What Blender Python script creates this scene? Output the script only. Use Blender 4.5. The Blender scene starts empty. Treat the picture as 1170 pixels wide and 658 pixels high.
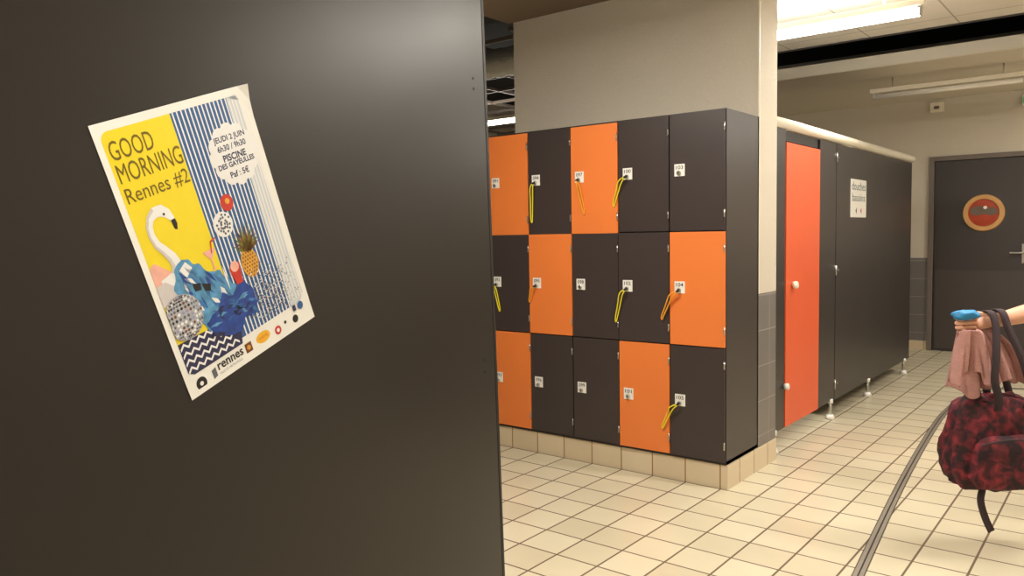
import bpy, bmesh, math, random
from mathutils import Vector, Matrix, noise
random.seed(4)
S=bpy.context.scene
try:
    S.view_settings.view_transform='Standard'; S.view_settings.look='None'
except Exception: pass
COL=bpy.context.collection

# ------------------------------------------------------------------ materials
def srgb(r,g,b):
    f=lambda c:(c/255/12.92) if c/255<=.04045 else ((c/255+.055)/1.055)**2.4
    return (f(r),f(g),f(b),1)
def mat(name,col,rough=.5,metal=0.,emit=0.,ecol=None,var=0.,vscale=8.,bump=0.,bscale=60.,spec=.5,rvar=0.):
    m=bpy.data.materials.new(name); m.use_nodes=True; nt=m.node_tree
    b=nt.nodes['Principled BSDF']; b.inputs['Base Color'].default_value=col
    b.inputs['Roughness'].default_value=rough; b.inputs['Metallic'].default_value=metal
    b.inputs['Specular IOR Level'].default_value=spec
    if emit: b.inputs['Emission Color'].default_value=ecol or col; b.inputs['Emission Strength'].default_value=emit
    tc=nt.nodes.new('ShaderNodeTexCoord')
    if var or rvar:
        n=nt.nodes.new('ShaderNodeTexNoise'); n.inputs['Scale'].default_value=vscale; n.inputs['Detail'].default_value=4
        nt.links.new(tc.outputs['Object'],n.inputs['Vector'])
        if var:
            mx=nt.nodes.new('ShaderNodeMix'); mx.data_type='RGBA'
            mx.inputs[6].default_value=tuple(c*(1-var) for c in col[:3])+(1,)
            mx.inputs[7].default_value=tuple(min(1,c*(1+var)) for c in col[:3])+(1,)
            nt.links.new(n.outputs['Fac'],mx.inputs[0]); nt.links.new(mx.outputs[2],b.inputs['Base Color'])
        if rvar:
            mr=nt.nodes.new('ShaderNodeMapRange'); mr.inputs['To Min'].default_value=rough-rvar; mr.inputs['To Max'].default_value=rough+rvar
            nt.links.new(n.outputs['Fac'],mr.inputs[0]); nt.links.new(mr.outputs[0],b.inputs['Roughness'])
    if bump:
        n2=nt.nodes.new('ShaderNodeTexNoise'); n2.inputs['Scale'].default_value=bscale; n2.inputs['Detail'].default_value=3
        nt.links.new(tc.outputs['Object'],n2.inputs['Vector'])
        bp=nt.nodes.new('ShaderNodeBump'); bp.inputs['Strength'].default_value=bump; bp.inputs['Distance'].default_value=.01
        nt.links.new(n2.outputs['Fac'],bp.inputs['Height']); nt.links.new(bp.outputs['Normal'],b.inputs['Normal'])
    return m
def tile_mat(name,c1,c2,mortar,w,h,ms=.004,mode='xy',rough=.3,off=(0,0),bump=.3):
    m=bpy.data.materials.new(name); m.use_nodes=True; nt=m.node_tree; b=nt.nodes['Principled BSDF']
    g=nt.nodes.new('ShaderNodeNewGeometry'); sp=nt.nodes.new('ShaderNodeSeparateXYZ'); nt.links.new(g.outputs['Position'],sp.inputs[0])
    cb=nt.nodes.new('ShaderNodeCombineXYZ')
    def addc(sock,v):
        a=nt.nodes.new('ShaderNodeMath'); a.operation='ADD'; a.inputs[1].default_value=v; nt.links.new(sock,a.inputs[0]); return a.outputs[0]
    if mode=='xy': u,v=sp.outputs[0],sp.outputs[1]
    else:
        a=nt.nodes.new('ShaderNodeMath'); a.operation='ADD'; nt.links.new(sp.outputs[0],a.inputs[0]); nt.links.new(sp.outputs[1],a.inputs[1])
        u,v=a.outputs[0],sp.outputs[2]
    nt.links.new(addc(u,off[0]+20*w),cb.inputs[0]); nt.links.new(addc(v,off[1]+50*h),cb.inputs[1])
    br=nt.nodes.new('ShaderNodeTexBrick'); br.offset=0; br.squash=1
    br.inputs['Scale'].default_value=1; br.inputs['Brick Width'].default_value=w; br.inputs['Row Height'].default_value=h
    br.inputs['Mortar Size'].default_value=ms; br.inputs['Mortar Smooth'].default_value=.2
    br.inputs['Color1'].default_value=c1; br.inputs['Color2'].default_value=c2; br.inputs['Mortar'].default_value=mortar
    nt.links.new(cb.outputs[0],br.inputs['Vector'])
    n=nt.nodes.new('ShaderNodeTexNoise'); n.inputs['Scale'].default_value=2.5; n.inputs['Detail'].default_value=5; nt.links.new(g.outputs['Position'],n.inputs['Vector'])
    mr=nt.nodes.new('ShaderNodeMapRange'); mr.inputs['To Min'].default_value=.86; mr.inputs['To Max'].default_value=1.08; nt.links.new(n.outputs['Fac'],mr.inputs[0])
    mu=nt.nodes.new('ShaderNodeMix'); mu.data_type='RGBA'; mu.blend_type='MULTIPLY'; mu.inputs[0].default_value=1
    nt.links.new(br.outputs['Color'],mu.inputs[6]); nt.links.new(mr.outputs[0],mu.inputs[7])
    nt.links.new(mu.outputs[2],b.inputs['Base Color'])
    rr=nt.nodes.new('ShaderNodeMapRange'); rr.inputs['To Min'].default_value=rough; rr.inputs['To Max'].default_value=.8
    nt.links.new(br.outputs['Fac'],rr.inputs[0]); nt.links.new(rr.outputs[0],b.inputs['Roughness'])
    bp=nt.nodes.new('ShaderNodeBump'); bp.invert=True; bp.inputs['Strength'].default_value=bump; bp.inputs['Distance'].default_value=.003
    nt.links.new(br.outputs['Fac'],bp.inputs['Height']); nt.links.new(bp.outputs[0],b.inputs['Normal'])
    return m

M={}
M['floor']=tile_mat('floor_tiles',srgb(212,202,176),srgb(198,187,160),srgb(104,86,64),.2,.2,.005,'xy',.30,off=(.03,.0))
M['plinth']=tile_mat('plinth_tiles',srgb(216,199,170),srgb(208,189,158),srgb(150,115,75),.2,.35,.004,'xz',.35,off=(.03,.18))
M['grey_tile']=tile_mat('grey_wall_tiles',srgb(116,111,108),srgb(110,105,102),srgb(156,149,142),.2,.2,.003,'xz',.4,off=(0,.01))
M['plaster']=mat('cream_plaster',srgb(208,199,183),.85,var=.10,vscale=150,bump=.6,bscale=200)
M['ceil_tile']=tile_mat('ceiling_tiles',srgb(224,218,206),srgb(222,216,204),srgb(170,162,148),.6,.6,.006,'xy',.9,bump=.1)
M['ceil_cream']=mat('cream_ceiling_panel',srgb(212,203,187),.85,var=.04,vscale=30)
M['ceil_shade']=mat('shaded_ceiling_brown',srgb(130,112,94),.85,var=.05,vscale=20)  # brown stands in for shade on the unlit ceiling
M['black']=mat('black_void',srgb(16,15,16),.95)
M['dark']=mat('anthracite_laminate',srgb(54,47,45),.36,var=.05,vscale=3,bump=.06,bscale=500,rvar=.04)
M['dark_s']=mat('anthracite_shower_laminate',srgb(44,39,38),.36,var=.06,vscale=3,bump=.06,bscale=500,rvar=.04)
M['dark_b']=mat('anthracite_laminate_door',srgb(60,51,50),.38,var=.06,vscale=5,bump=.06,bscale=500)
M['carc']=mat('locker_carcass',srgb(38,33,33),.5,var=.05)
M['panel']=mat('near_partition_laminate',srgb(38,34,31),.33,var=.14,vscale=1.6,bump=.02,bscale=600,rvar=.06,spec=.4)
M['edge']=mat('laminate_core_edge',srgb(16,14,14),.5)
M['orange']=mat('orange_laminate',srgb(228,124,58),.42,var=.05,vscale=3,bump=.05,bscale=500)
M['orange2']=mat('orange_laminate_shower',srgb(218,90,46),.42,var=.04,vscale=3)
M['white']=mat('white_plastic',srgb(232,230,224),.45,var=.02)
M['cream']=mat('cream_rail_paint',srgb(234,226,208),.4,var=.03)
M['chrome']=mat('brushed_metal',srgb(190,188,182),.3,metal=1,rvar=.06,vscale=40)
M['alu']=mat('foil_duct',srgb(200,198,192),.35,metal=.7,bump=.6,bscale=40)
M['drain']=mat('steel_drain',srgb(142,134,120),.45,metal=.3,var=.15,vscale=60)
M['ink']=mat('black_ink',srgb(25,24,24),.6,var=.02)
M['strap']=mat('yellow_key_strap',srgb(232,216,40),.5,var=.05)
M['strap_o']=mat('orange_key_strap',srgb(235,160,40),.5,var=.05)
M['tube']=mat('lit_tube',(1,1,1,1),.4,emit=22,ecol=(1,.95,.87,1))
M['tube_off']=mat('unlit_tube',srgb(240,236,228),.25,var=.02)
M['wood']=mat('wood_ring',srgb(200,150,90),.45,var=.15,vscale=12)
M['glass_r']=mat('porthole_red',srgb(170,66,42),.2,var=.35,vscale=9)  # red reflection in the glass put into its base colour
M['glass_g']=mat('porthole_green',srgb(110,96,84),.2,var=.35,vscale=14)
M['door_grey']=mat('grey_door_paint',srgb(56,50,48),.5,var=.05,vscale=4)
M['frame_grey']=mat('door_frame_paint',srgb(108,98,90),.5,var=.04)
M['green']=mat('exit_green',srgb(40,150,90),.4,emit=.3,ecol=srgb(60,200,120))

# ------------------------------------------------------------------ helpers
def link(ob,parent=None):
    COL.objects.link(ob)
    if parent: ob.parent=parent
    return ob
def empty(name,loc=(0,0,0),mtx=None):
    e=bpy.data.objects.new(name,None); COL.objects.link(e); e.empty_display_size=.1
    if mtx is not None: e.matrix_world=mtx
    else: e.location=loc
    return e
def mesh_ob(name,verts,faces,m,parent=None,smooth=False):
    me=bpy.data.meshes.new(name); me.from_pydata([tuple(v) for v in verts],[],faces); me.update()
    if m: me.materials.append(m)
    if smooth:
        for p in me.polygons: p.use_smooth=True
    return link(bpy.data.objects.new(name,me),parent)
def box(name,a,b,m,parent=None,bev=0.):
    bm=bmesh.new(); bmesh.ops.create_cube(bm,size=1)
    for v in bm.verts:
        v.co=Vector([(a[i]+b[i])/2+v.co[i]*abs(b[i]-a[i]) for i in range(3)])
    if bev: bmesh.ops.bevel(bm,geom=bm.edges[:],offset=bev,segments=2,affect='EDGES',profile=.6)
    me=bpy.data.meshes.new(name); bm.to_mesh(me); bm.free(); me.materials.append(m)
    return link(bpy.data.objects.new(name,me),parent)
def cyl(name,p0,p1,r,m,parent=None,seg=24,r2=None,bev=0):
    p0=Vector(p0);p1=Vector(p1); d=p1-p0
    bm=bmesh.new(); bmesh.ops.create_cone(bm,cap_ends=True,segments=seg,radius1=r,radius2=r if r2 is None else r2,depth=d.length)
    if bev: bmesh.ops.bevel(bm,geom=[e for e in bm.edges if len(e.link_faces)==2 and any(len(f.verts)>4 for f in e.link_faces)],offset=bev,segments=2,affect='EDGES')
    q=d.to_track_quat('Z','Y').to_matrix().to_4x4(); q.translation=(p0+p1)/2
    bm.transform(q); me=bpy.data.meshes.new(name); bm.to_mesh(me); bm.free(); me.materials.append(m)
    for p in me.polygons: p.use_smooth=len(p.vertices)==4
    return link(bpy.data.objects.new(name,me),parent)
def tube(name,pts,r,m,parent=None,cyclic=False,res=3,flat=None):
    cu=bpy.data.curves.new(name,'CURVE'); cu.dimensions='3D'; cu.bevel_depth=r; cu.bevel_resolution=res; cu.resolution_u=6
    sp=cu.splines.new('NURBS'); sp.points.add(len(pts)-1)
    for i,p in enumerate(pts): sp.points[i].co=(*p,1)
    sp.use_endpoint_u=True; sp.order_u=3; sp.use_cyclic_u=cyclic; cu.use_fill_caps=True
    ob=bpy.data.objects.new(name+'_c',cu); COL.objects.link(ob)
    dg=bpy.context.evaluated_depsgraph_get(); me=bpy.data.meshes.new_from_object(ob.evaluated_get(dg)); bpy.data.objects.remove(ob)
    me.name=name; me.materials.clear(); me.materials.append(m)
    for p in me.polygons: p.use_smooth=True
    return link(bpy.data.objects.new(name,me),parent)
def text(name,body,width,m,parent,mtx,height=None,align='LEFT',bold=0.0):
    """text mesh scaled to a target width in the local XY plane of mtx"""
    cu=bpy.data.curves.new(name,'FONT'); cu.body=body; cu.size=1; cu.offset=bold; cu.resolution_u=3
    ob=bpy.data.objects.new(name+'_c',cu); COL.objects.link(ob)
    dg=bpy.context.evaluated_depsgraph_get(); dg.update(); me=bpy.data.meshes.new_from_object(ob.evaluated_get(dg)); bpy.data.objects.remove(ob)
    xs=[v.co.x for v in me.vertices]; ys=[v.co.y for v in me.vertices]
    w=max(xs)-min(xs); h=max(ys)-min(ys); s=width/w; sy=s if height is None else height/h
    ox={'LEFT':min(xs),'CENTER':(max(xs)+min(xs))/2,'RIGHT':max(xs)}[align]; oy=(max(ys)+min(ys))/2
    for v in me.vertices: v.co=Vector(((v.co.x-ox)*s,(v.co.y-oy)*sy,0))
    me.transform(mtx); me.materials.clear(); me.materials.append(m); me.name=name
    return link(bpy.data.objects.new(name,me),parent)

# ------------------------------------------------------------------ camera
yaw,pit,rol=map(math.radians,(38.841,3.843,.987))
fw=Vector((-math.sin(yaw)*math.cos(pit),math.cos(yaw)*math.cos(pit),-math.sin(pit)))
rt=Vector((math.cos(yaw),math.sin(yaw),0)); up=rt.cross(fw)
r2=rt*math.cos(rol)-up*math.sin(rol); u2=rt*math.sin(rol)+up*math.cos(rol)
cd=bpy.data.cameras.new('camera'); cam=bpy.data.objects.new('camera',cd); COL.objects.link(cam)
cd.sensor_width=36; cd.lens=899.04/1170*36; cd.clip_start=.02
mw=Matrix((r2,u2,-fw)).transposed().to_4x4(); mw.translation=Vector((1.672,-3.833,1.35)); cam.matrix_world=mw
S.camera=cam

# ------------------------------------------------------------------ room shell
FY=5.806
box('floor',(-6.2,-5.6,-.1),(3.1,FY+.2,0),M['floor'])
dx0,dx1,dz=-.14,.84,2.07
wf=empty('wall_far')
box('plaster_left',(-6.2,FY,1.02),(dx0,FY+.15,3.4),M['plaster'],wf)
box('plaster_right',(dx1,FY,1.02),(3.1,FY+.15,3.4),M['plaster'],wf)
box('plaster_over_door',(dx0,FY,dz),(dx1,FY+.15,3.4),M['plaster'],wf)
box('tile_left',(-6.2,FY-.008,.0),(dx0,FY+.15,1.02),M['grey_tile'],wf)
box('tile_right',(dx1,FY-.008,.0),(3.1,FY+.15,1.02),M['grey_tile'],wf)
box('baseboard_far',(-6.2,FY-.018,0),(dx0-.05,FY-.008,.1),M['plinth'])
box('wall_right',(3.0,-5.6,0),(3.15,FY,3.4),M['plaster'])
box('wall_left',(-6.2,-5.6,0),(-6.05,FY,3.4),M['plaster'])
box('wall_back',(-6.05,-5.6,0),(3.0,-5.45,3.4),M['plaster'])
box('ceiling',(-1.75,-5.45,2.80),(3.0,2.62,2.84),M['ceil_tile'])
box('ceiling_far',(-2.6,3.50,2.74),(3.0,FY,2.80),M['ceil_cream'])
box('trim_1',(-2.6,3.47,2.73),(3.0,3.50,2.83),M['cream'])
box('trim_2',(-1.75,2.62,2.79),(3.0,2.64,2.90),M['carc'])
box('ceiling_shade_strip',(-1.75,-.35,2.785),(.0,.43,2.80),M['ceil_shade'])  # strip added below the ceiling, shade put into its colour
box('ceiling_plenum',(-6.05,-5.45,3.34),(3.0,FY,3.4),M['black'])
ct=empty('ceiling_cable_tray')
box('tray_base',(-1.7,2.82,2.93),(3.0,3.1,2.94),M['carc'],ct); box('tray_side_1',(-1.7,2.81,2.93),(3.0,2.82,3.0),M['carc'],ct); box('tray_side_2',(-1.7,3.10,2.93),(3.0,3.11,3.0),M['carc'],ct)
gr=empty('ceiling_open_grid')
for i in range(9):
    y=1.0+i*.55; box('bar_y_%d'%i,(-6.0,y,2.86),(-1.80,y+.02,2.89),M['frame_grey'],gr)
for i in range(8):
    x=-5.9+i*.55; box('bar_x_%d'%i,(x,.8,2.86),(x+.02,5.7,2.89),M['frame_grey'],gr)
def duct(name,p0,p1,r):
    p0=Vector(p0);p1=Vector(p1);n=90;seg=20;vs=[];fs=[]
    d=(p1-p0).normalized(); a=d.orthogonal().normalized(); b=d.cross(a)
    for i in range(n+1):
        rr=r*(1+.05*math.sin(i*math.pi/1.5)); c=p0.lerp(p1,i/n)
        for j in range(seg):
            t=2*math.pi*j/seg; vs.append(c+a*rr*math.cos(t)+b*rr*math.sin(t))
    for i in range(n):
        for j in range(seg): fs.append((i*seg+j,i*seg+(j+1)%seg,(i+1)*seg+(j+1)%seg,(i+1)*seg+j))
    return mesh_ob(name,vs,fs,M['alu'],None,True)
duct('ceiling_foil_duct',(-5.5,.75,2.72),(-1.78,1.15,2.72),.11)

LD=.431; PX0=-1.71; PY1=.70
pl=empty('wall_pillar')
box('pillar_plaster',(PX0,LD,1.0),(0,PY1,2.80),M['plaster'],pl)
box('pillar_plaster_upper',(PX0,LD+.001,2.80),(-.001,PY1-.001,3.3),M['plaster'],pl)
box('pillar_tile',(PX0,LD+.001,.1),(.0,PY1,1.0),M['grey_tile'],pl)
box('trim_metal_corner',(-.004,LD-.002,1.0),(.003,LD+.006,2.80),M['cream'],pl)
box('baseboard_lockers',(-1.60,0.005,0),(.006,LD+.27,.128),M['plinth'])

# ------------------------------------------------------------------ far door
dr=empty('door_1')
box('frame_l',(dx0-.05,FY-.03,0),(dx0,FY+.1,dz+.05),M['frame_grey'],dr,.004)
box('frame_r',(dx1,FY-.03,0),(dx1+.05,FY+.1,dz+.05),M['frame_grey'],dr,.004)
box('frame_t',(dx0,FY-.03,dz),(dx1,FY+.1,dz+.05),M['frame_grey'],dr,.004)
box('leaf',(dx0+.004,FY-.005,.006),(dx1-.004,FY+.04,dz-.004),M['door_grey'],dr,.003)
box('kick_plate',(dx0+.02,FY-.009,.03),(dx1-.02,FY-.005,.89),mat('kick_plate',srgb(68,60,57),.45,var=.05),dr)
def ring(name,c,ro,ri,depth,m,parent,ax='y'):
    seg=48;vs=[];fs=[]
    prof=[(ri,0),(ri+.008,-depth),(ro-.008,-depth),(ro,0)]
    for j in range(seg):
        t=2*math.pi*j/seg
        for r,h in prof: vs.append((c[0]+r*math.cos(t),c[1]+h,c[2]+r*math.sin(t)))
    for j in range(seg):
        k=(j+1)%seg
        for i in range(3): fs.append((j*4+i,k*4+i,k*4+i+1,j*4+i+1))
    return mesh_ob(name,vs,fs,m,parent)
ring('porthole_ring',(.33,FY-.005,1.50),.195,.140,.022,M['wood'],dr)
cyl('porthole_glass',(.33,FY-.004,1.50),(.33,FY-.012,1.50),.143,M['glass_r'],dr,40)
pv=[(.20,1.53),(.235,1.565),(.30,1.575),(.36,1.55),(.42,1.56),(.455,1.53),(.46,1.49),(.40,1.47),(.33,1.485),(.27,1.47),(.215,1.485)]
mesh_ob('porthole_reflection_shape',[(a,FY-.0135,b) for a,b in pv],[tuple(range(len(pv)))],M['glass_g'],dr)  # flat shape painting a darker reflection on the glass
cyl('porthole_pale_spot',(.345,FY-.012,1.555),(.345,FY-.015,1.555),.018,M['cream'],dr,16)  # pale disc painted on the glass, gives no light
box('handle_plate',(.68,FY-.013,.97),(.72,FY-.005,1.17),M['chrome'],dr,.003)
tube('handle_lever',[(.70,FY-.01,1.08),(.70,FY-.05,1.08),(.68,FY-.055,1.08),(.58,FY-.055,1.08)],.010,M['chrome'],dr)
sb=empty('wall_smoke_detector_box'); box('case',(-.19,FY-.05,2.60),(-.06,FY,2.70),M['cream'],sb,.008); box('lens',(-.15,FY-.056,2.63),(-.10,FY-.05,2.66),M['frame_grey'],sb)
es=empty('emergency_exit_sign'); box('case',(.655,FY-.06,2.58),(.87,FY,2.68),M['white'],es,.008); box('green_face',(.665,FY-.064,2.595),(.86,FY-.06,2.665),M['green'],es)

# ------------------------------------------------------------------ locker bank
W=.3165; TOP=1.975; R1=.747; R2=1.354; HB=.133
lk=empty('locker_bank')
n=5
box('back',(-n*W,LD-.015,HB),(0,LD,TOP),M['carc'],lk)
box('bottom',(-n*W,.0,HB),(0,LD-.015,HB+.018),M['carc'],lk)
box('top',(-n*W,.003,TOP-.012),(0,LD,TOP),M['dark'],lk,.001)
for i in range(n+1):
    x=-i*W; w=.008
    a,b=(x-w,x+w) if 0<i<n else ((x-.012,x) if i==0 else (x,x+.012))
    box('upright_%d'%i,(a,.016 if i else .002,HB),(b,LD-.001,TOP-.012),M['dark'] if i in(0,n) else M['carc'],lk)
for z in (R1,R2): box('shelf_%d'%(z*100),(-n*W+.012,.018,z-.008),(-.012,LD-.015,z+.008),M['carc'],lk)
grid=['ODODD','DODDO','ODDOD']
nums=[['091','094','097','100','103'],['092','095','098','102','104'],['093','096','099','101','105']]
rows=[(R2,TOP-.001),(R1,R2),(HB+.01,R1)]
swing=[[.6,.2,1.0,-.4,.2],[.2,1.4,.2,1.6,.8],[.5,.2,.2,1.2,.4]]
XZ=Matrix.Rotation(math.pi/2,4,'X')
strap_dir={(0,1):(-.03,-.24,'strap'),(0,2):(.035,-.2,'strap_o'),(0,3):(-.085,-.16,'strap'),(1,0):(.02,-.17,'strap'),(1,1):(-.05,-.10,'strap_o'),(1,3):(-.07,-.19,'strap'),(1,4):(-.10,-.16,'strap_o'),(2,4):(-.10,-.15,'strap')}
for r in range(3):
    z0,z1=rows[r]
    for c in range(n):
        x0=-(n-c)*W; x1=x0+W; dzz=.0 if c>=3 else -.006
        col=M['orange'] if grid[r][c]=='O' else M['dark_b']
        e=bpy.data.objects.new('door_%s'%nums[r][c],None); link(e,lk); e.location=(x1-.004,.0,0); e.rotation_euler=(0,0,math.radians(swing[r][c]))
        d0=-W+.0075
        box('leaf',(d0,-.011,z0+.003+dzz*(r==0)),(0,.002,z1-.003+dzz*(r==0)),col,e,.0012)
        lx=d0+.032; lz={0:1.675,1:1.055,2:.447}[r]
        box('number_plate',(lx-.004,-.0135,lz-.030),(lx+.056,-.011,lz+.034),M['white'],e,.001)
        text('number',nums[r][c],.042,M['ink'],e,Matrix.Translation((lx+.026,-.0139,lz+.016))@XZ,height=.02,align='CENTER',bold=.01)
        cyl('lock',(lx+.024,-.0135,lz-.013),(lx+.024,-.026,lz-.013),.0105,M['chrome'],e,20,bev=.002)
        if (r,c) in strap_dir:
            sx,sz,mm=strap_dir[(r,c)]
            cyl('key',(lx+.024,-.026,lz-.013),(lx+.024,-.046,lz-.018),.006,M['ink'],e,12)
            bx,bz=lx+.024,lz-.018
            pts=[(bx,-.04,bz),(bx+sx*.3-.010,-.05,bz-.005),(bx+sx*.6-.010,-.03,bz+sz*.45),(bx+sx-.006,-.02,bz+sz*.9),(bx+sx,-.018,bz+sz),(bx+sx+.007,-.02,bz+sz*.9),(bx+sx*.6+.005,-.028,bz+sz*.45),(bx+sx*.3+.006,-.04,bz-.02),(bx,-.042,bz-.004)]
            tube('key_strap',pts,.0036,M[mm],e)
        else:
            tube('keyhole',[(lx+.024,-.0262,lz-.016),(lx+.024,-.0262,lz-.013),(lx+.024,-.0262,lz-.010)],.0015,M['ink'],e)
        for hz in (z0+.09,z1-.09): cyl('hinge',(-.002,-.013,hz-.02),(-.002,-.013,hz+.02),.0045,M['chrome'],e,12)

# ------------------------------------------------------------------ shower cubicle partition
PXX=-.043; T=.013
sh=empty('shower_cubicle')
def pan(name,y0,y1,z0,z1,m,x=PXX): return box(name,(x-T,y0,z0),(x,y1,z1),m,sh,.001)
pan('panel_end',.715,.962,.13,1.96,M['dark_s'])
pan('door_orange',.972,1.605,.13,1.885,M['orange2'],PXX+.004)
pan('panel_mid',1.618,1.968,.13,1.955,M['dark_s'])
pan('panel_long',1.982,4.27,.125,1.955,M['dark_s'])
box('header',(PXX-.05,.715,1.895),(PXX-T-.001,4.27,1.955),M['carc'],sh)
for i,y in enumerate((.73,1.975,3.1,4.255)):
    box('divider_%d'%i,(-1.40,y,.13),(PXX-T,y+.013,1.96),M['dark_s'],sh)
box('back',(-1.413,.73,.13),(-1.40,4.268,1.96),M['dark_s'],sh)
cyl('top_rail',(PXX-.005,.73,1.992),(PXX-.005,4.29,1.992),.031,M['cream'],sh,24,bev=.006)
for i,y in enumerate((1.2,2.6,3.9)): cyl('cross_rail_%d'%i,(PXX-.005,y,1.985),(-1.40,y,1.985),.018,M['cream'],sh,16)
for i,y in enumerate((.80,1.90,2.87,4.09)):
    cyl('leg_%d'%i,(PXX-.006,y,.02),(PXX-.006,y,.14),.013,M['chrome'],sh,16)
    cyl('foot_%d'%i,(PXX-.006,y,0),(PXX-.006,y,.035),.034,M['white'],sh,24,r2=.022)
    cyl('clamp_%d'%i,(PXX-.006,y,.115),(PXX-.006,y,.145),.02,M['white'],sh,16)
for i,y in enumerate((.80,1.98,3.1,4.2)):
    cyl('back_leg_%d'%i,(-1.39,y,0),(-1.39,y,.14),.015,M['chrome'],sh,16)
for i,z in enumerate((1.86,1.06,.24)):
    cyl('hinge_%d'%i,(PXX+.004,1.975,z-.035),(PXX+.004,1.975,z+.035),.006,M['chrome'],sh,12)
    cyl('screw_%d'%i,(PXX,2.04,z),(PXX+.003,2.04,z),.006,M['chrome'],sh,12)
cyl('door_knob',(PXX+.004,1.08,1.01),(PXX+.04,1.08,1.01),.020,M['cream'],sh,24,r2=.025,bev=.006)
cyl('door_knob_lower',(PXX,.955,.39),(PXX+.032,.955,.39),.017,M['white'],sh,24,r2=.022,bev=.005)
sg=empty('shower_room_sign')
box('plate',(PXX+.0005,2.32,1.44),(PXX+.003,2.73,1.725),M['white'],sg)
YZ=Matrix(((0,0,1,0),(1,0,0,0),(0,1,0,0),(0,0,0,1)))
teal=mat('sign_teal_ink',srgb(30,72,84),.6,var=.02); redm=mat('sign_red_ink',srgb(200,50,40),.6,var=.02)
text('text_douches','douches',.36,teal,sg,Matrix.Translation((PXX+.0036,2.525,1.675))@YZ,height=.062,align='CENTER')
text('text_bassins','bassins',.34,teal,sg,Matrix.Translation((PXX+.0036,2.525,1.59))@YZ,height=.058,align='CENTER')
for i,y in enumerate((2.46,2.59)):
    mesh_ob('arrow_%d'%i,[(PXX+.0036,y-.022,1.49),(PXX+.0036,y+.012,1.465),(PXX+.0036,y+.012,1.515)],[(0,1,2)],redm if i else teal,sg)

# ------------------------------------------------------------------ floor drain
def ribbon(name,pts,w,z,m,parent):
    P=[Vector((a,b,0)) for a,b in pts]
    Q=[]
    for i in range(len(P)-1):
        p0=P[max(i-1,0)];p1=P[i];p2=P[i+1];p3=P[min(i+2,len(P)-1)]
        for k in range(10):
            t=k/10; Q.append(.5*((2*p1)+(-p0+p2)*t+(2*p0-5*p1+4*p2-p3)*t*t+(-p0+3*p1-3*p2+p3)*t**3))
    Q.append(P[-1]); vs=[];fs=[]
    for i,q in enumerate(Q):
        d=(Q[min(i+1,len(Q)-1)]-Q[max(i-1,0)]).normalized(); nn=Vector((-d.y,d.x,0))
        vs+= [q+nn*w[0]+Vector((0,0,z)),q+nn*w[1]+Vector((0,0,z))]
    for i in range(len(Q)-1): fs.append((2*i,2*i+1,2*i+3,2*i+2))
    return mesh_ob(name,vs,fs,m,parent)
dp=[(1.02,-2.4),(.93,-1.5),(.835,-.67),(.70,.65),(.60,1.9),(.565,2.6),(.585,3.2),(.66,3.6),(.82,3.82),(1.1,3.9),(1.6,3.92)]
dn=empty('floor_drain_channel')
ribbon('steel_cover',dp,(-.019,.019),.0025,M['drain'],dn)
ribbon('slot',dp,(-.003,.003),.0032,M['edge'],dn)
ribbon('edge_l',dp,(.019,.0225),.0028,M['edge'],dn); ribbon('edge_r',dp,(-.0225,-.019),.0028,M['edge'],dn)

# ------------------------------------------------------------------ near partition + poster
Nn=Vector((.9797,.1999,.0176)).normalized(); Dd=Vector((-.199,.980,0)); Dd=(Dd-Nn*Dd.dot(Nn)).normalized(); Zz=Nn.cross(Dd)
Z2=(Zz-Dd*.008).normalized(); D2=(Dd+Zz*.008).normalized()
pm=Matrix((D2,Z2,Nn)).transposed().to_4x4(); pm.translation=Vector((.3565,-2.2735,1.195))
np_=empty('near_partition',mtx=pm)
box('panel',(-2.3,-1.08,-.014),(-.012,.93,0),M['panel'],np_,.001)
box('edge_strip',(-.012,-1.08,-.016),(0,.93,.001),M['edge'],np_,.001)
for i,(x,y) in enumerate(((-.066,.545),(-.064,.52),(-.066,-.16),(-.064,-.19))): cyl('screw_%d'%i,(x,y,-.001),(x,y,.0015),.0035,M['edge'],np_,12)
for i,x in enumerate((-.12,-1.1,-2.1)):
    cyl('leg_%d'%i,(x,-1.17,-.007),(x,-1.06,-.007),.013,M['chrome'],np_,16); cyl('foot_%d'%i,(x,-1.19,-.007),(x,-1.16,-.007),.034,M['white'],np_,24,r2=.024)
box('hinge_bracket',(-.004,.56,-.03),(.004,.62,-.014),M['chrome'],np_)

ce=Vector((.534,-3.154,1.356)); e1=Vector((-.194,.922,.336)); e1=(e1-Nn*e1.dot(Nn)).normalized(); e2=Nn.cross(e1)
qm=Matrix((e1,e2,Nn)).transposed().to_4x4(); 
off=(Vector((.3565,-2.2735,1.195))-ce).dot(Nn); qm.translation=ce+Nn*(off+.0012)
po=empty('event_poster',mtx=qm)
PW,PH=.297,.42
def uv(u,v): return Vector(((u-.5)*PW,(.5-v)*PH,0))
def PM(name,r,g,b,ro=.35,var=.03,vs=30): return mat('print_'+name,srgb(r,g,b),ro,var=var,vscale=vs)
def poly(name,pts,m,z):
    pts=[(max(p[0],.035),p[1]) for p in pts] if z>2 and pts[0][1]<.93 else pts
    vs=[uv(*p)+Vector((0,0,z*.00018)) for p in pts]
    return mesh_ob(name,vs,[tuple(range(len(vs)))[::-1] if sum((vs[i].x*vs[(i+1)%len(vs)].y-vs[(i+1)%len(vs)].x*vs[i].y) for i in range(len(vs)))<0 else tuple(range(len(vs)))],m,po)
def disc(name,c,r,m,z,ry=None,seg=28):
    return poly(name,[(c[0]+r*math.cos(2*math.pi*i/seg),c[1]+(ry or r)*PW/PH*math.sin(2*math.pi*i/seg)) for i in range(seg)],m,z)
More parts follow.
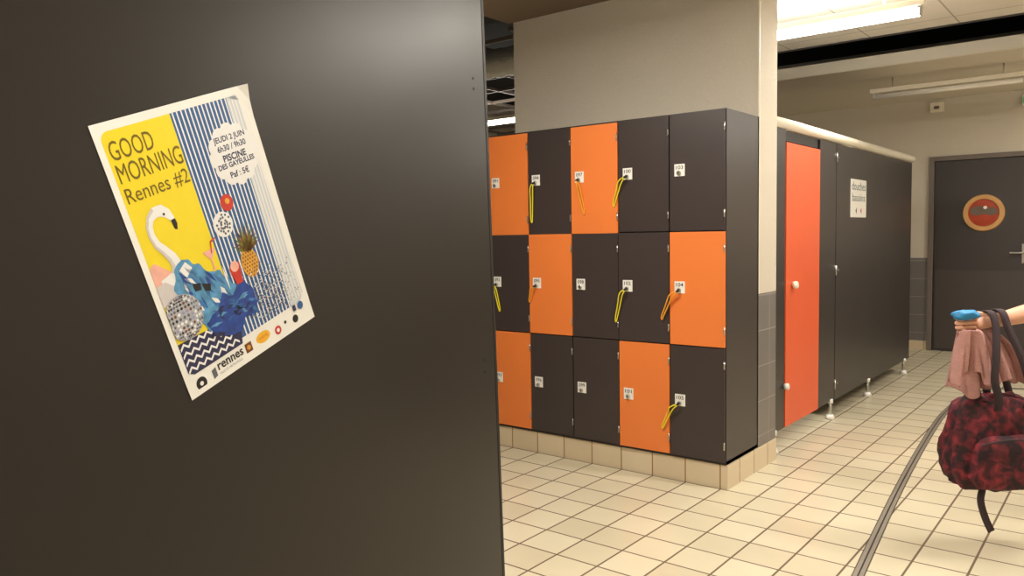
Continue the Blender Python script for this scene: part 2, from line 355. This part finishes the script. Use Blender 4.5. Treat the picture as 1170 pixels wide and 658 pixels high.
def rough_poly(name,pts,m,z,amp=.006,sub=5):
    """outline subdivided and roughened so cut-out photo shapes look organic"""
    out=[]
    for i in range(len(pts)):
        a=pts[i];b=pts[(i+1)%len(pts)]
        for k in range(sub):
            t=k/sub; u=a[0]+(b[0]-a[0])*t; v=a[1]+(b[1]-a[1])*t
            out.append((u+amp*noise.noise(Vector((u*22,v*22,z))),v+amp*noise.noise(Vector((u*22,v*22,z+9)))))
    return poly(name,out,m,z)
def ptext(name,s,u,v,w,m,z,align='LEFT',h=None,bold=0):
    p=uv(u,v); return text(name,s,w*PW,m,po,Matrix.Translation((p.x,p.y,z*.00018)),align=align,height=h,bold=bold)
paper=PM('paper',238,237,232); yel=PM('yellow',238,214,34); blu=PM('blue',44,92,150); wht=PM('white',236,236,236); lgy=PM('light_grey',206,212,218); olive=PM('olive',112,92,10)
navy=PM('navy',38,40,78); skyb=PM('denim_light',84,146,190,var=.75,vs=70); deepb=PM('denim_deep',32,66,146,var=.8,vs=80); pink=PM('flamingo_pink',236,176,160,var=.15,vs=60); orn=PM('pineapple',214,156,54,var=.3,vs=90); grn=PM('leaf',112,120,44,var=.3,vs=90); red=PM('red',200,52,38,var=.3,vs=90); sil=PM('silver',176,178,184,var=.3,vs=90); dsil=PM('dark_silver',96,98,110); brn=PM('brown',112,58,26); blk=PM('black',24,24,26); lil=PM('lilac',150,148,190)
shade=PM('feather_shade',206,200,200,var=.1,vs=60); midb=PM('denim_mid',56,110,170,var=.7,vs=75)
G=16;vs=[];fs=[]
for j in range(G+1):
    for i in range(G+1):
        u=i/G;v=j/G;p=uv(u,v); lift=max(0,(u-.93)/.07)*max(0,1-v*12)*.008+max(0,(v-.97)/.03)*.0008
        vs.append((p.x,p.y,lift))
for j in range(G):
    for i in range(G): fs.append((j*(G+1)+i,(j+1)*(G+1)+i,(j+1)*(G+1)+i+1,j*(G+1)+i+1))
mesh_ob('paper_sheet',vs,fs,paper,po)
def rc(u,v,su,sv,r=.045,k=6):
    out=[]
    for i in range(k+1):
        a=math.pi/2*i/k; out.append((u+su*(r-r*math.sin(a)),v+sv*(r-r*math.cos(a))*PW/PH))
    return out
poly('yellow_field',rc(.035,.03,1,1)[::-1]+[(.45,.03),(.45,.72),(.35,.80),(.035,.80)],yel,1)
poly('stripe_field',[(.45,.03),(.84,.03),(.84,.90),(.30,.90),(.45,.72)],blu,1)
poly('grey_field',[(.84,.03)]+[(1-.035-(x-.0),y) for x,y in rc(0,.03,1,1)][::-1]+[(.965,.87),(.93,.90),(.84,.90)],lgy,1)
vs=[];fs=[];k=0;x=.462
while x<.83:
    a,b=uv(x,.03),uv(x+.009,.90)
    vs+=[(a.x,a.y,.0004),(b.x,a.y,.0004),(b.x,b.y,.0004),(a.x,b.y,.0004)]; fs.append((4*k+3,4*k+2,4*k+1,4*k)); k+=1; x+=.028
mesh_ob('white_stripes',vs,fs,wht,po)
vs=[];fs=[];k=0;x=.85
while x<.955:
    a,b=uv(x,.045),uv(x+.008,.88)
    vs+=[(a.x,a.y,.0004),(b.x,a.y,.0004),(b.x,b.y,.0004),(a.x,b.y,.0004)]; fs.append((4*k+3,4*k+2,4*k+1,4*k)); k+=1; x+=.024
mesh_ob('pale_stripes',vs,fs,wht,po)
ptext('title_good','GOOD',.055,.095,.25,olive,3,h=.027)
ptext('title_morning','MORNING',.055,.172,.385,olive,3,h=.027)
ptext('title_rennes','Rennes #2',.055,.25,.385,olive,3,h=.024)
for i in range(12):
    a=2*math.pi*i/12; disc('cloud_puff_%d'%i,(.775+.125*math.cos(a),.235+.085*math.sin(a)),.05,wht,4,seg=16)
disc('cloud_core',(.775,.235),.15,wht,5)
ptext('cloud_text_1','JEUDI 2 JUIN',.775,.172,.23,navy,6,'CENTER',bold=.02)
ptext('cloud_text_2','6h30 / 9h30',.775,.203,.21,navy,6,'CENTER',bold=.02)
ptext('cloud_text_3','PISCINE',.775,.241,.17,navy,6,'CENTER',bold=.03)
ptext('cloud_text_4','DES GAYEULLES',.775,.268,.27,navy,6,'CENTER',bold=.03)
ptext('cloud_text_5','Paf : 5\u20ac',.775,.306,.14,navy,6,'CENTER',bold=.02)
neck=[(.262,.395),(.258,.372),(.240,.347),(.21,.330),(.17,.328),(.135,.343),(.115,.37),(.112,.40),(.125,.435),(.155,.465),(.18,.495),(.192,.525),(.18,.56),(.14,.585),(.08,.59)]
wd=[.006,.014,.024,.030,.027,.021,.019,.019,.021,.024,.028,.033,.042,.055,.05]
L=[];R_=[]
for i,(a,b) in enumerate(neck):
    a0,b0=neck[max(i-1,0)];a1,b1=neck[min(i+1,len(neck)-1)]
    dx,dy=(a1-a0),(b1-b0)*PH/PW; l=math.hypot(dx,dy); nx,ny=-dy/l,dx/l
    L.append((a+nx*wd[i],b+ny*wd[i]*PW/PH)); R_.append((a-nx*wd[i],b-ny*wd[i]*PW/PH))
poly('flamingo',L+R_[::-1],wht,4)
poly('flamingo_neck_shade',[L[i] for i in range(4,13)]+[((L[i][0]*2+R_[i][0])/3,(L[i][1]*2+R_[i][1])/3) for i in range(12,3,-1)],shade,5)
poly('flamingo_beak',[(.272,.372),(.246,.374),(.252,.408),(.266,.412),(.276,.392)],blk,6)
disc('flamingo_eye',(.218,.345),.007,blk,6,seg=10)
rough_poly('flamingo_back',[(.035,.50),(.07,.49),(.12,.52),(.17,.56),(.18,.61),(.12,.645),(.035,.65)],pink,3)
rough_poly('flamingo_wing',[(.035,.57),(.09,.565),(.15,.60),(.12,.64),(.035,.645)],shade,5)
disc('disco_ball',(.125,.71),.118,sil,11)
for j in range(-6,7):
    for i in range(-6,7):
        la=j*.22; w=math.cos(la); lo=i*.24
        if abs(lo)>1.45: continue
        u0=.125+.112*w*math.sin(lo); v0=.71+.112*math.sin(la)*PW/PH
        disc('facet_%d_%d'%(i,j),(u0,v0),.0105*max(.35,math.cos(lo)),random.choice([dsil,wht,dsil,lil,brn,wht,blk]),12,ry=.0105*max(.4,w),seg=4)
rough_poly('denim_jacket',[(.12,.60),(.16,.545),(.22,.52),(.30,.55),(.36,.60),(.43,.62),(.47,.68),(.53,.70),(.50,.76),(.36,.80),(.24,.80),(.20,.72),(.15,.64)],skyb,6,.015)
rng=random.Random(9)
for i in range(34):
    u=rng.uniform(.19,.47); v=.57+(u-.19)*.42+rng.uniform(-.03,.15); v=min(v,.775)
    a=rng.uniform(.5,1.5); l=rng.uniform(.02,.055); w=rng.uniform(.004,.011)
    dx,dy=math.cos(a)*l,math.sin(a)*l; 
    rough_poly('denim_crease_%d'%i,[(u-dx,v-dy),(u+w,v-w*.5),(u+dx,v+dy),(u-w,v+w*.5)],[deepb,midb,midb,wht,skyb][i%5],7+(i%2),.006,3)
poly('shirt_collar',[(.19,.55),(.24,.53),(.27,.56),(.22,.585)],wht,8)
poly('sunglasses_left',[(.235,.615),(.285,.625),(.28,.65),(.24,.645)],blk,9); poly('sunglasses_right',[(.295,.63),(.345,.645),(.335,.67),(.297,.66)],blk,9)
rough_poly('blue_bag',[(.24,.77),(.33,.75),(.40,.70),(.46,.73),(.50,.70),(.56,.68),(.60,.74),(.61,.80),(.57,.85),(.50,.83),(.44,.875),(.34,.86),(.27,.83)],deepb,9,.014)
for i in range(26):
    u=rng.uniform(.29,.58); v=rng.uniform(.745,.84); a=rng.uniform(-.6,.9); l=rng.uniform(.02,.05); w=rng.uniform(.004,.010)
    dx,dy=math.cos(a)*l,math.sin(a)*l*.7
    rough_poly('bag_crease_%d'%i,[(u-dx,v-dy),(u+w*.5,v-w),(u+dx,v+dy),(u-w*.5,v+w)],[navy,midb,blu,navy,skyb][i%5],10,.006,3)
poly('zigzag_ground',[(.035,.79),(.30,.80),(.44,.87),(.42,.92),(.07,.92),(.035,.905)],navy,3)
for rr in range(4):
    v0=.808+rr*.030; pts=[]
    for i in range(29):
        pts.append((.04+i*.013,v0+.008*math.cos(i*math.pi/2)))
    mx=.30+.04*rr; pts=[p for p in pts if p[0]<mx]
    poly('zigzag_%d'%rr,[(a,b-.005) for a,b in pts]+[(a,b+.005) for a,b in pts[::-1]],wht,4)
disc('pineapple_body',(.645,.645),.062,orn,6,ry=.085)
for j in range(-4,5):
    for i in range(-3,4):
        a=.645+i*.019+(.0095 if j%2 else 0); b=.645+j*.0135
        if ((a-.645)/.056)**2+((b-.645)/.055)**2<1: disc('pineapple_eye_%d_%d'%(i,j),(a,b),.0062,brn,7,seg=4)
for i in range(15):
    a=math.radians(-165+i*10.7); l=.10+.035*math.sin(i*math.pi/14)+.012*(i%2)
    cx,cy=.665,.60; tx=cx+l*math.cos(a); ty=cy+l*math.sin(a)*PW/PH*1.15
    nx,ny=-math.sin(a)*.012,math.cos(a)*.012*PW/PH
    poly('pineapple_leaf_%d'%i,[(cx+nx,cy+ny),(tx,ty),(cx-nx,cy-ny)],[grn,olive,brn][i%3],6)
disc('red_ball',(.62,.395),.045,red,6); disc('red_ball_center',(.625,.39),.016,orn,7)
disc('compact_disc',(.55,.465),.068,wht,6)
for i in range(26):
    a=i*.83; r=.012+.045*((i*37)%26)/26; disc('disc_print_%d'%i,(.55+r*math.cos(a),.465+r*math.sin(a)*PW/PH),.008,dsil,7,seg=5)
poly('cocktail_glass',[(.36,.53),(.45,.53),(.41,.565),(.41,.60),(.43,.605),(.38,.605),(.40,.60),(.40,.565)],pink,5)
poly('cocktail_straw',[(.43,.50),(.47,.495),(.47,.50),(.435,.507),(.42,.545),(.412,.545)],red,6)
poly('cocktail_cup',[(.49,.63),(.57,.62),(.555,.70),(.51,.70)],red,10); disc('cocktail_fruit',(.53,.63),.03,pink,11)
for i in range(520):
    u0=random.gauss(.72,.10); v0=random.gauss(.80,.06)
    if .52<u0<.955 and .66<v0<.895: disc('confetti_%d'%i,(u0,v0),.0045,random.choice([wht,sil,dsil,wht,navy,brn]),8,seg=4)
disc('logo_round',(.09,.965),.035,blk,3); disc('logo_round_in',(.09,.965),.012,wht,4)
poly('logo_flag',[(.17,.945),(.20,.94),(.20,.975),(.17,.98)],dsil,3)
ptext('logo_text','rennes',.215,.948,.19,blk,3,bold=.02); ptext('logo_text_small','VILLE ET METROPOLE',.215,.974,.17,dsil,3)
poly('logo_square',[(.425,.93),(.475,.93),(.475,.968),(.425,.968)],brn,3); disc('logo_square_in',(.45,.949),.014,orn,4)
disc('logo_oval',(.57,.945),.055,PM('gold',240,180,40),3,ry=.032); ptext('logo_oval_text','GUETTE',.57,.945,.07,red,4,'CENTER')
disc('logo_red',(.69,.957),.026,red,3); disc('logo_red_in',(.69,.957),.012,wht,4)
disc('logo_small',(.76,.945),.010,blk,3); disc('logo_dark',(.845,.957),.024,blk,3)
disc('icon_blue',(.91,.915),.024,blu,9); poly('icon_navy',[(.845,.90),(.87,.90),(.87,.925),(.845,.925)],navy,9)

# ------------------------------------------------------------------ fluorescent fixtures
def fixture(name,c,L_,lit=True,power=22,ceil=2.8,upl=0,r=.019):
    e=empty(name); x,y,z=c
    box('housing',(x-L_/2,y-.03,z+.03),(x+L_/2,y+.03,z+.07),M['cream'],e,.006)
    cyl('tube',(x-L_/2+.03,y,z),(x+L_/2-.03,y,z),r,M['tube'] if lit else M['tube_off'],e,20)
    for s in (-1,1):
        box('end_cap_%d'%(s+1),(x+s*(L_/2-.03)-.012,y-.022,z-.024),(x+s*(L_/2-.03)+.012,y+.022,z+.032),M['chrome'],e,.004)
        cyl('hanger_%d'%(s+1),(x+s*L_*.35,y,z+.07),(x+s*L_*.35,y,ceil),.006,M['chrome'],e,8)
    if lit:
        for nm,dzl,rx,pw,sy in (('lamp',-.035,0,power,.06),('lamp_up',.085,math.pi,upl,.10)):
            if not pw: continue
            ld=bpy.data.lights.new(name+'_'+nm,'AREA'); ld.shape='RECTANGLE'; ld.size=L_*.9; ld.size_y=sy; ld.energy=pw; ld.color=(1,.94,.84)
            lo=bpy.data.objects.new(nm,ld); link(lo,e); lo.location=(x,y,z+dzl); lo.rotation_euler=(rx,0,0)
    return e
fixture('fluorescent_light',(-.12,1.36,2.62),1.5,True,48,upl=16,r=.028)
fixture('fluorescent_light',(.25,4.12,2.58),1.25,False,ceil=2.74,r=.022)
fixture('fluorescent_light',(-.3,-1.5,2.66),1.5,True,58)
fixture('fluorescent_light',(1.6,-3.6,2.66),1.5,True,32)
fixture('fluorescent_light',(1.85,.25,2.66),1.5,True,58)
fixture('fluorescent_light',(2.1,4.3,2.60),1.2,True,50,ceil=2.74)
fixture('fluorescent_light',(-4.1,3.1,2.62),1.5,True,35,ceil=3.34,upl=6)

# ------------------------------------------------------------------ person with bag
def Wp(l,f,z): return Vector((1.672-.627*f+.779*l,-3.833+.779*f+.627*l,z))
skinm=mat('skin',srgb(216,160,130),.5,var=.06,vscale=20); shirt=mat('shirt_cloth',srgb(92,98,120),.85,var=.1,bump=.3,bscale=90); trous=mat('trouser_cloth',srgb(44,46,58),.85,var=.1,bump=.3,bscale=90); hairm=mat('hair_brown',srgb(62,42,30),.6,var=.3,vscale=60,bump=.6,bscale=120)
DZ=-.018
def skin_mesh(name,verts,edges,root,mats,parent,sub=2,matfn=None):
    me=bpy.data.meshes.new(name); me.from_pydata([Wp(*v[:3]) for v in verts],edges,[]); me.update()
    ob=bpy.data.objects.new(name+'_s',me); COL.objects.link(ob)
    md=ob.modifiers.new('s','SKIN'); md.use_smooth_shade=True
    for i,v in enumerate(verts):
        sv=me.skin_vertices[0].data[i]; sv.radius=(v[3],v[4] if len(v)>4 else v[3]); sv.use_root=(i==root)
    sb_=ob.modifiers.new('b','SUBSURF'); sb_.levels=sub; sb_.render_levels=sub
    bpy.context.view_layer.update(); dg=bpy.context.evaluated_depsgraph_get(); nm=bpy.data.meshes.new_from_object(ob.evaluated_get(dg)); bpy.data.objects.remove(ob)
    nm.name=name; nm.materials.clear()
    for m in mats: nm.materials.append(m)
    for p in nm.polygons:
        p.use_smooth=True
        if matfn: p.material_index=matfn(p.center)
    return link(bpy.data.objects.new(name,nm),parent)
pe=empty('swimmer_person')
V_=[(2.62,3.42,.90,.14),(2.61,3.42,1.06,.125),(2.59,3.42,1.22,.145),(2.58,3.42,1.34,.09),(2.57,3.42,1.41,.052),(2.55,3.42,1.475,.066),(2.555,3.42,1.55,.088),(2.565,3.42,1.62,.06),
 (2.57,3.27,1.31,.062),(2.45,3.235,1.17,.050),(2.32,3.205,1.045,.046),(2.18,3.20,1.012,.048),(1.99,3.20,.988+DZ,.032,.026),(1.94,3.20,.982+DZ,.030,.017),(1.885,3.20,.972+DZ,.034,.015),
 (2.57,3.57,1.31,.062),(2.62,3.63,1.17,.050),(2.64,3.65,1.05,.044),(2.60,3.66,.93,.040),(2.55,3.66,.80,.026),(2.53,3.66,.73,.032,.016),
 (2.62,3.33,.80,.10),(2.55,3.33,.48,.062),(2.56,3.33,.30,.055),(2.60,3.33,.10,.037),(2.50,3.33,.045,.036),(2.40,3.33,.035,.03),
 (2.63,3.51,.80,.10),(2.70,3.51,.48,.062),(2.78,3.51,.30,.055),(2.86,3.51,.11,.037),(2.77,3.51,.045,.036),(2.67,3.51,.035,.03)]
E_=[(0,1),(1,2),(2,3),(3,4),(4,5),(5,6),(6,7),(3,8),(8,9),(9,10),(10,11),(11,12),(12,13),(13,14),(3,15),(15,16),(16,17),(17,18),(18,19),(19,20),(0,21),(21,22),(22,23),(23,24),(24,25),(25,26),(0,27),(27,28),(28,29),(29,30),(30,31),(31,32)]
def lof(c):
    d=c-Vector((1.672,-3.833,0)); return d.x*.779+d.y*.627
def fof(c):
    d=c-Vector((1.672,-3.833,0)); return -d.x*.627+d.y*.779
def mf(c):
    l=lof(c); f=fof(c)
    if c.z>1.385: return 0
    if l<2.38 and c.z>.7: return 0
    if f>3.60 and .6<c.z<1.10: return 0
    if c.z>.93: return 1
    if c.z>.11: return 2
    return 0
skin_mesh('body',V_,E_,0,[skinm,shirt,trous],pe,4,mf)
for i in range(4):
    z=.998+DZ-.0185*i; k=[1,1.08,1.02,.85][i]
    ch=[(1.90,3.198,z-.002*i,.0095),(1.868,3.188,z,.0095),(1.868-.034*k,3.19,z-.003,.009),(1.868-.044*k,3.214,z-.004,.0085),(1.868-.026*k,3.236,z-.004,.008),(1.868-.004*k,3.234,z-.003,.0072)]
    skin_mesh('finger_%d'%(i+1),ch,[(a,a+1) for a in range(5)],0,[skinm],pe,2)
skin_mesh('thumb',[(1.95,3.205,1.0+DZ,.012),(1.925,3.218,1.012+DZ,.0115),(1.893,3.232,1.014+DZ,.0105),(1.862,3.24,1.004+DZ,.009)],[(0,1),(1,2),(2,3)],0,[skinm],pe,2)
for i in range(4):
    f0=3.635+.017*i; k=[.9,1.05,1,.8][i]
    skin_mesh('rest_finger_%d'%(i+1),[(2.535,f0,.735,.0095),(2.525,f0,.70,.0095),(2.515,f0,.70-.032*k,.009),(2.525,f0,.70-.058*k,.008),(2.54,f0,.70-.072*k,.0075)],[(a,a+1) for a in range(4)],0,[skinm],pe,2)
skin_mesh('rest_thumb',[(2.53,3.64,.76,.011),(2.505,3.63,.735,.0105),(2.495,3.63,.70,.009)],[(0,1),(1,2)],0,[skinm],pe,2)
def blob(name,c,r,m,parent,nz=0.,sc=8.,seg=24,cut=None):
    bm=bmesh.new(); bmesh.ops.create_uvsphere(bm,u_segments=seg,v_segments=seg//2,radius=1)
    for v in bm.verts:
        d=v.co.normalized(); k=1+nz*noise.noise(d*sc*.3+Vector(c)); v.co=Vector((d.x*r[0],d.y*r[1],d.z*r[2]))*k
    if cut: bmesh.ops.delete(bm,geom=[v for v in bm.verts if cut(v.co)],context='VERTS')
    L0=Vector((.779,.627,0));F0=Vector((-.627,.779,0))
    for v in bm.verts: v.co=Wp(*c)+L0*v.co.x+F0*v.co.y+Vector((0,0,v.co.z))
    me=bpy.data.meshes.new(name); bm.to_mesh(me); bm.free(); me.materials.append(m)
    for p in me.polygons: p.use_smooth=True
    return link(bpy.data.objects.new(name,me),parent)
blob('hair',(2.575,3.42,1.575),(.098,.092,.098),hairm,pe,.06,cut=lambda c:(c.x<-.045 and c.z<.035))
blob('hair_tail',(2.665,3.42,1.50),(.035,.04,.10),hairm,pe,.1)
blob('nose',(2.462,3.42,1.525),(.016,.012,.02),skinm,pe)
for s in (-1,1):
    blob('eye_%d'%(s+1),(2.478,3.42+s*.03,1.548),(.009,.011,.008),M['white'],pe,seg=12); blob('iris_%d'%(s+1),(2.4705,3.42+s*.03,1.548),(.003,.005,.005),M['ink'],pe,seg=10)
    blob('ear_%d'%(s+1),(2.56,3.42+s*.086,1.535),(.016,.009,.028),skinm,pe)
blob('mouth',(2.478,3.42,1.488),(.008,.022,.006),mat('lips',srgb(180,90,80),.5,var=.05),pe,seg=12)
blob('blue_swim_cap',(1.848,3.19,1.012+DZ),(.055,.032,.021),mat('blue_swim_cap_fabric',srgb(36,134,190),.5,var=.1,bump=.3,bscale=60),None,.35,9)

towm=mat('pink_towel_cloth',srgb(190,142,136),.95,var=.28,vscale=18,bump=.6,bscale=160)
def cloth(name,top,bot,zt,zb,m,f0=3.2,amp=.03,fr=9,nu=60,nv=36,ph=0.,drop=0.):
    vs=[];fs=[]
    for j in range(nv+1):
        t=j/nv; e=t**.45
        a=top[0]+(bot[0]-top[0])*e; b=top[1]+(bot[1]-top[1])*e
        for i in range(nu+1):
            s=i/nu; l=a+(b-a)*s
            f=f0+amp*math.sin(s*fr+ph+t*1.3)*(.3+.7*t)+.014*math.sin(s*fr*2.3+ph+t)*t
            z=zt+(zb-zt)*t-.03*t*math.sin(s*7+ph)+.012*math.sin(s*23+ph)*t-drop*s*t*(1-t)
            vs.append(Wp(l,f,z))
    for j in range(nv):
        for i in range(nu): fs.append((j*(nu+1)+i,j*(nu+1)+i+1,(j+1)*(nu+1)+i+1,(j+1)*(nu+1)+i))
    ob=mesh_ob(name,vs,fs,m,None,True)
    md=ob.modifiers.new('t','SOLIDIFY'); md.thickness=.006
    return ob
tw=cloth('pink_towel',(1.83,1.90),(1.80,2.15),.945,.69,towm,f0=3.205,fr=16)
tw2=cloth('towel_fold',(1.825,1.88),(1.775,1.98),.935,.735,towm,f0=3.165,amp=.02,fr=12,ph=2); tw2.parent=tw
bagm=bpy.data.materials.new('red_black_pattern_fabric'); bagm.use_nodes=True; nt=bagm.node_tree; b=nt.nodes['Principled BSDF']; b.inputs['Roughness'].default_value=.8
tc=nt.nodes.new('ShaderNodeTexCoord'); nz=nt.nodes.new('ShaderNodeTexNoise'); nz.inputs['Scale'].default_value=22; nz.inputs['Detail'].default_value=4; nz.inputs['Distortion'].default_value=.5
nt.links.new(tc.outputs['Object'],nz.inputs['Vector'])
cr=nt.nodes.new('ShaderNodeValToRGB'); cr.color_ramp.elements[0].position=.40; cr.color_ramp.elements[0].color=srgb(36,16,24); cr.color_ramp.elements[1].position=.72; cr.color_ramp.elements[1].color=srgb(150,48,60)
e_=cr.color_ramp.elements.new(.53); e_.color=srgb(88,24,34)
nt.links.new(nz.outputs['Fac'],cr.inputs[0]); nt.links.new(cr.outputs[0],b.inputs['Base Color'])
web=mat('dark_webbing',srgb(52,38,44),.8,var=.1,bump=.3,bscale=200)
bg=empty('backpack')
def rbox(name,c,r,m,parent,p=3.2,nz=.05,seg=40):
    bm=bmesh.new(); bmesh.ops.create_uvsphere(bm,u_segments=seg,v_segments=seg//2,radius=1)
    L0=Vector((.779,.627,0));F0=Vector((-.627,.779,0))
    for v in bm.verts:
        d=v.co.normalized(); s=(abs(d.x)**p+abs(d.y)**p+abs(d.z)**p)**(-1/p); q=d*s
        k=1+nz*noise.noise(q*2.2+Vector((3,1,7)))+nz*.5*noise.noise(q*6); q=Vector((q.x*r[0],q.y*r[1],q.z*r[2]))*k
        q.x*=1-.10*q.z/r[2]; q.y*=1-.18*q.z/r[2]
        v.co=Wp(*c)+L0*q.x+F0*q.y+Vector((0,0,q.z))
    me=bpy.data.meshes.new(name); bm.to_mesh(me); bm.free(); me.materials.append(m)
    for p_ in me.polygons: p_.use_smooth=True
    return link(bpy.data.objects.new(name,me),parent)
rbox('main_body',(1.995,3.23,.46),(.19,.09,.195),bagm,bg,p=4.2,nz=.10,seg=56)
rbox('front_pocket',(2.0,3.14,.395),(.15,.04,.11),bagm,bg,p=4,nz=.05)
tube('pocket_zip',[Wp(1.87,3.10,.475),Wp(1.94,3.09,.50),Wp(2.06,3.09,.50),Wp(2.13,3.10,.475)],.004,web,bg)
tube('haul_loop',[Wp(1.92,3.20,.62),Wp(1.89,3.205,.80),Wp(1.862,3.212,.91),Wp(1.852,3.212,.970),Wp(1.865,3.215,.91),Wp(1.98,3.22,.78),Wp(2.02,3.22,.62)],.009,web,bg)
def belt(name,pts,w,m,parent):
    P=[Wp(*p) for p in pts];Q=[]
    for i in range(len(P)-1):
        p0=P[max(i-1,0)];p1=P[i];p2=P[i+1];p3=P[min(i+2,len(P)-1)]
        for k in range(8):
            t=k/8; Q.append(.5*((2*p1)+(-p0+p2)*t+(2*p0-5*p1+4*p2-p3)*t*t+(-p0+3*p1-3*p2+p3)*t**3))
    Q.append(P[-1]);vs=[];fs=[]; L0=Vector((.779,.627,0))
    for i,q in enumerate(Q):
        d=(Q[min(i+1,len(Q)-1)]-Q[max(i-1,0)]).normalized(); s=(L0-d*L0.dot(d)).normalized()*w/2
        vs+=[q-s,q+s]
    for i in range(len(Q)-1): fs.append((2*i,2*i+1,2*i+3,2*i+2))
    ob=mesh_ob(name,vs,fs,m,parent,True); md=ob.modifiers.new('t','SOLIDIFY'); md.thickness=.005; return ob
belt('shoulder_strap',[(2.0,3.27,.61),(1.96,3.265,.80),(1.945,3.25,.93),(1.945,3.225,.995),(1.945,3.20,1.004),(1.945,3.172,.992),(1.945,3.15,.94),(1.93,3.12,.84),(1.92,3.11,.74),(1.95,3.13,.66),(1.97,3.17,.59)],.030,web,bg)
belt('strap_right',[(2.10,3.27,.59),(2.04,3.265,.80),(2.0,3.25,.93),(1.985,3.232,.998),(1.985,3.20,1.010),(1.985,3.168,.996),(1.995,3.15,.94),(2.04,3.13,.82),(2.075,3.13,.70),(2.085,3.16,.62),(2.08,3.19,.57)],.030,web,bg)
belt('loose_strap',[(1.93,3.20,.32),(1.92,3.175,.28),(1.905,3.16,.23),(1.925,3.16,.16),(1.955,3.165,.10)],.028,web,bg)

w=bpy.data.worlds.new('world'); S.world=w; w.use_nodes=True; w.node_tree.nodes['Background'].inputs[0].default_value=(.6,.55,.48,1); w.node_tree.nodes['Background'].inputs[1].default_value=.1
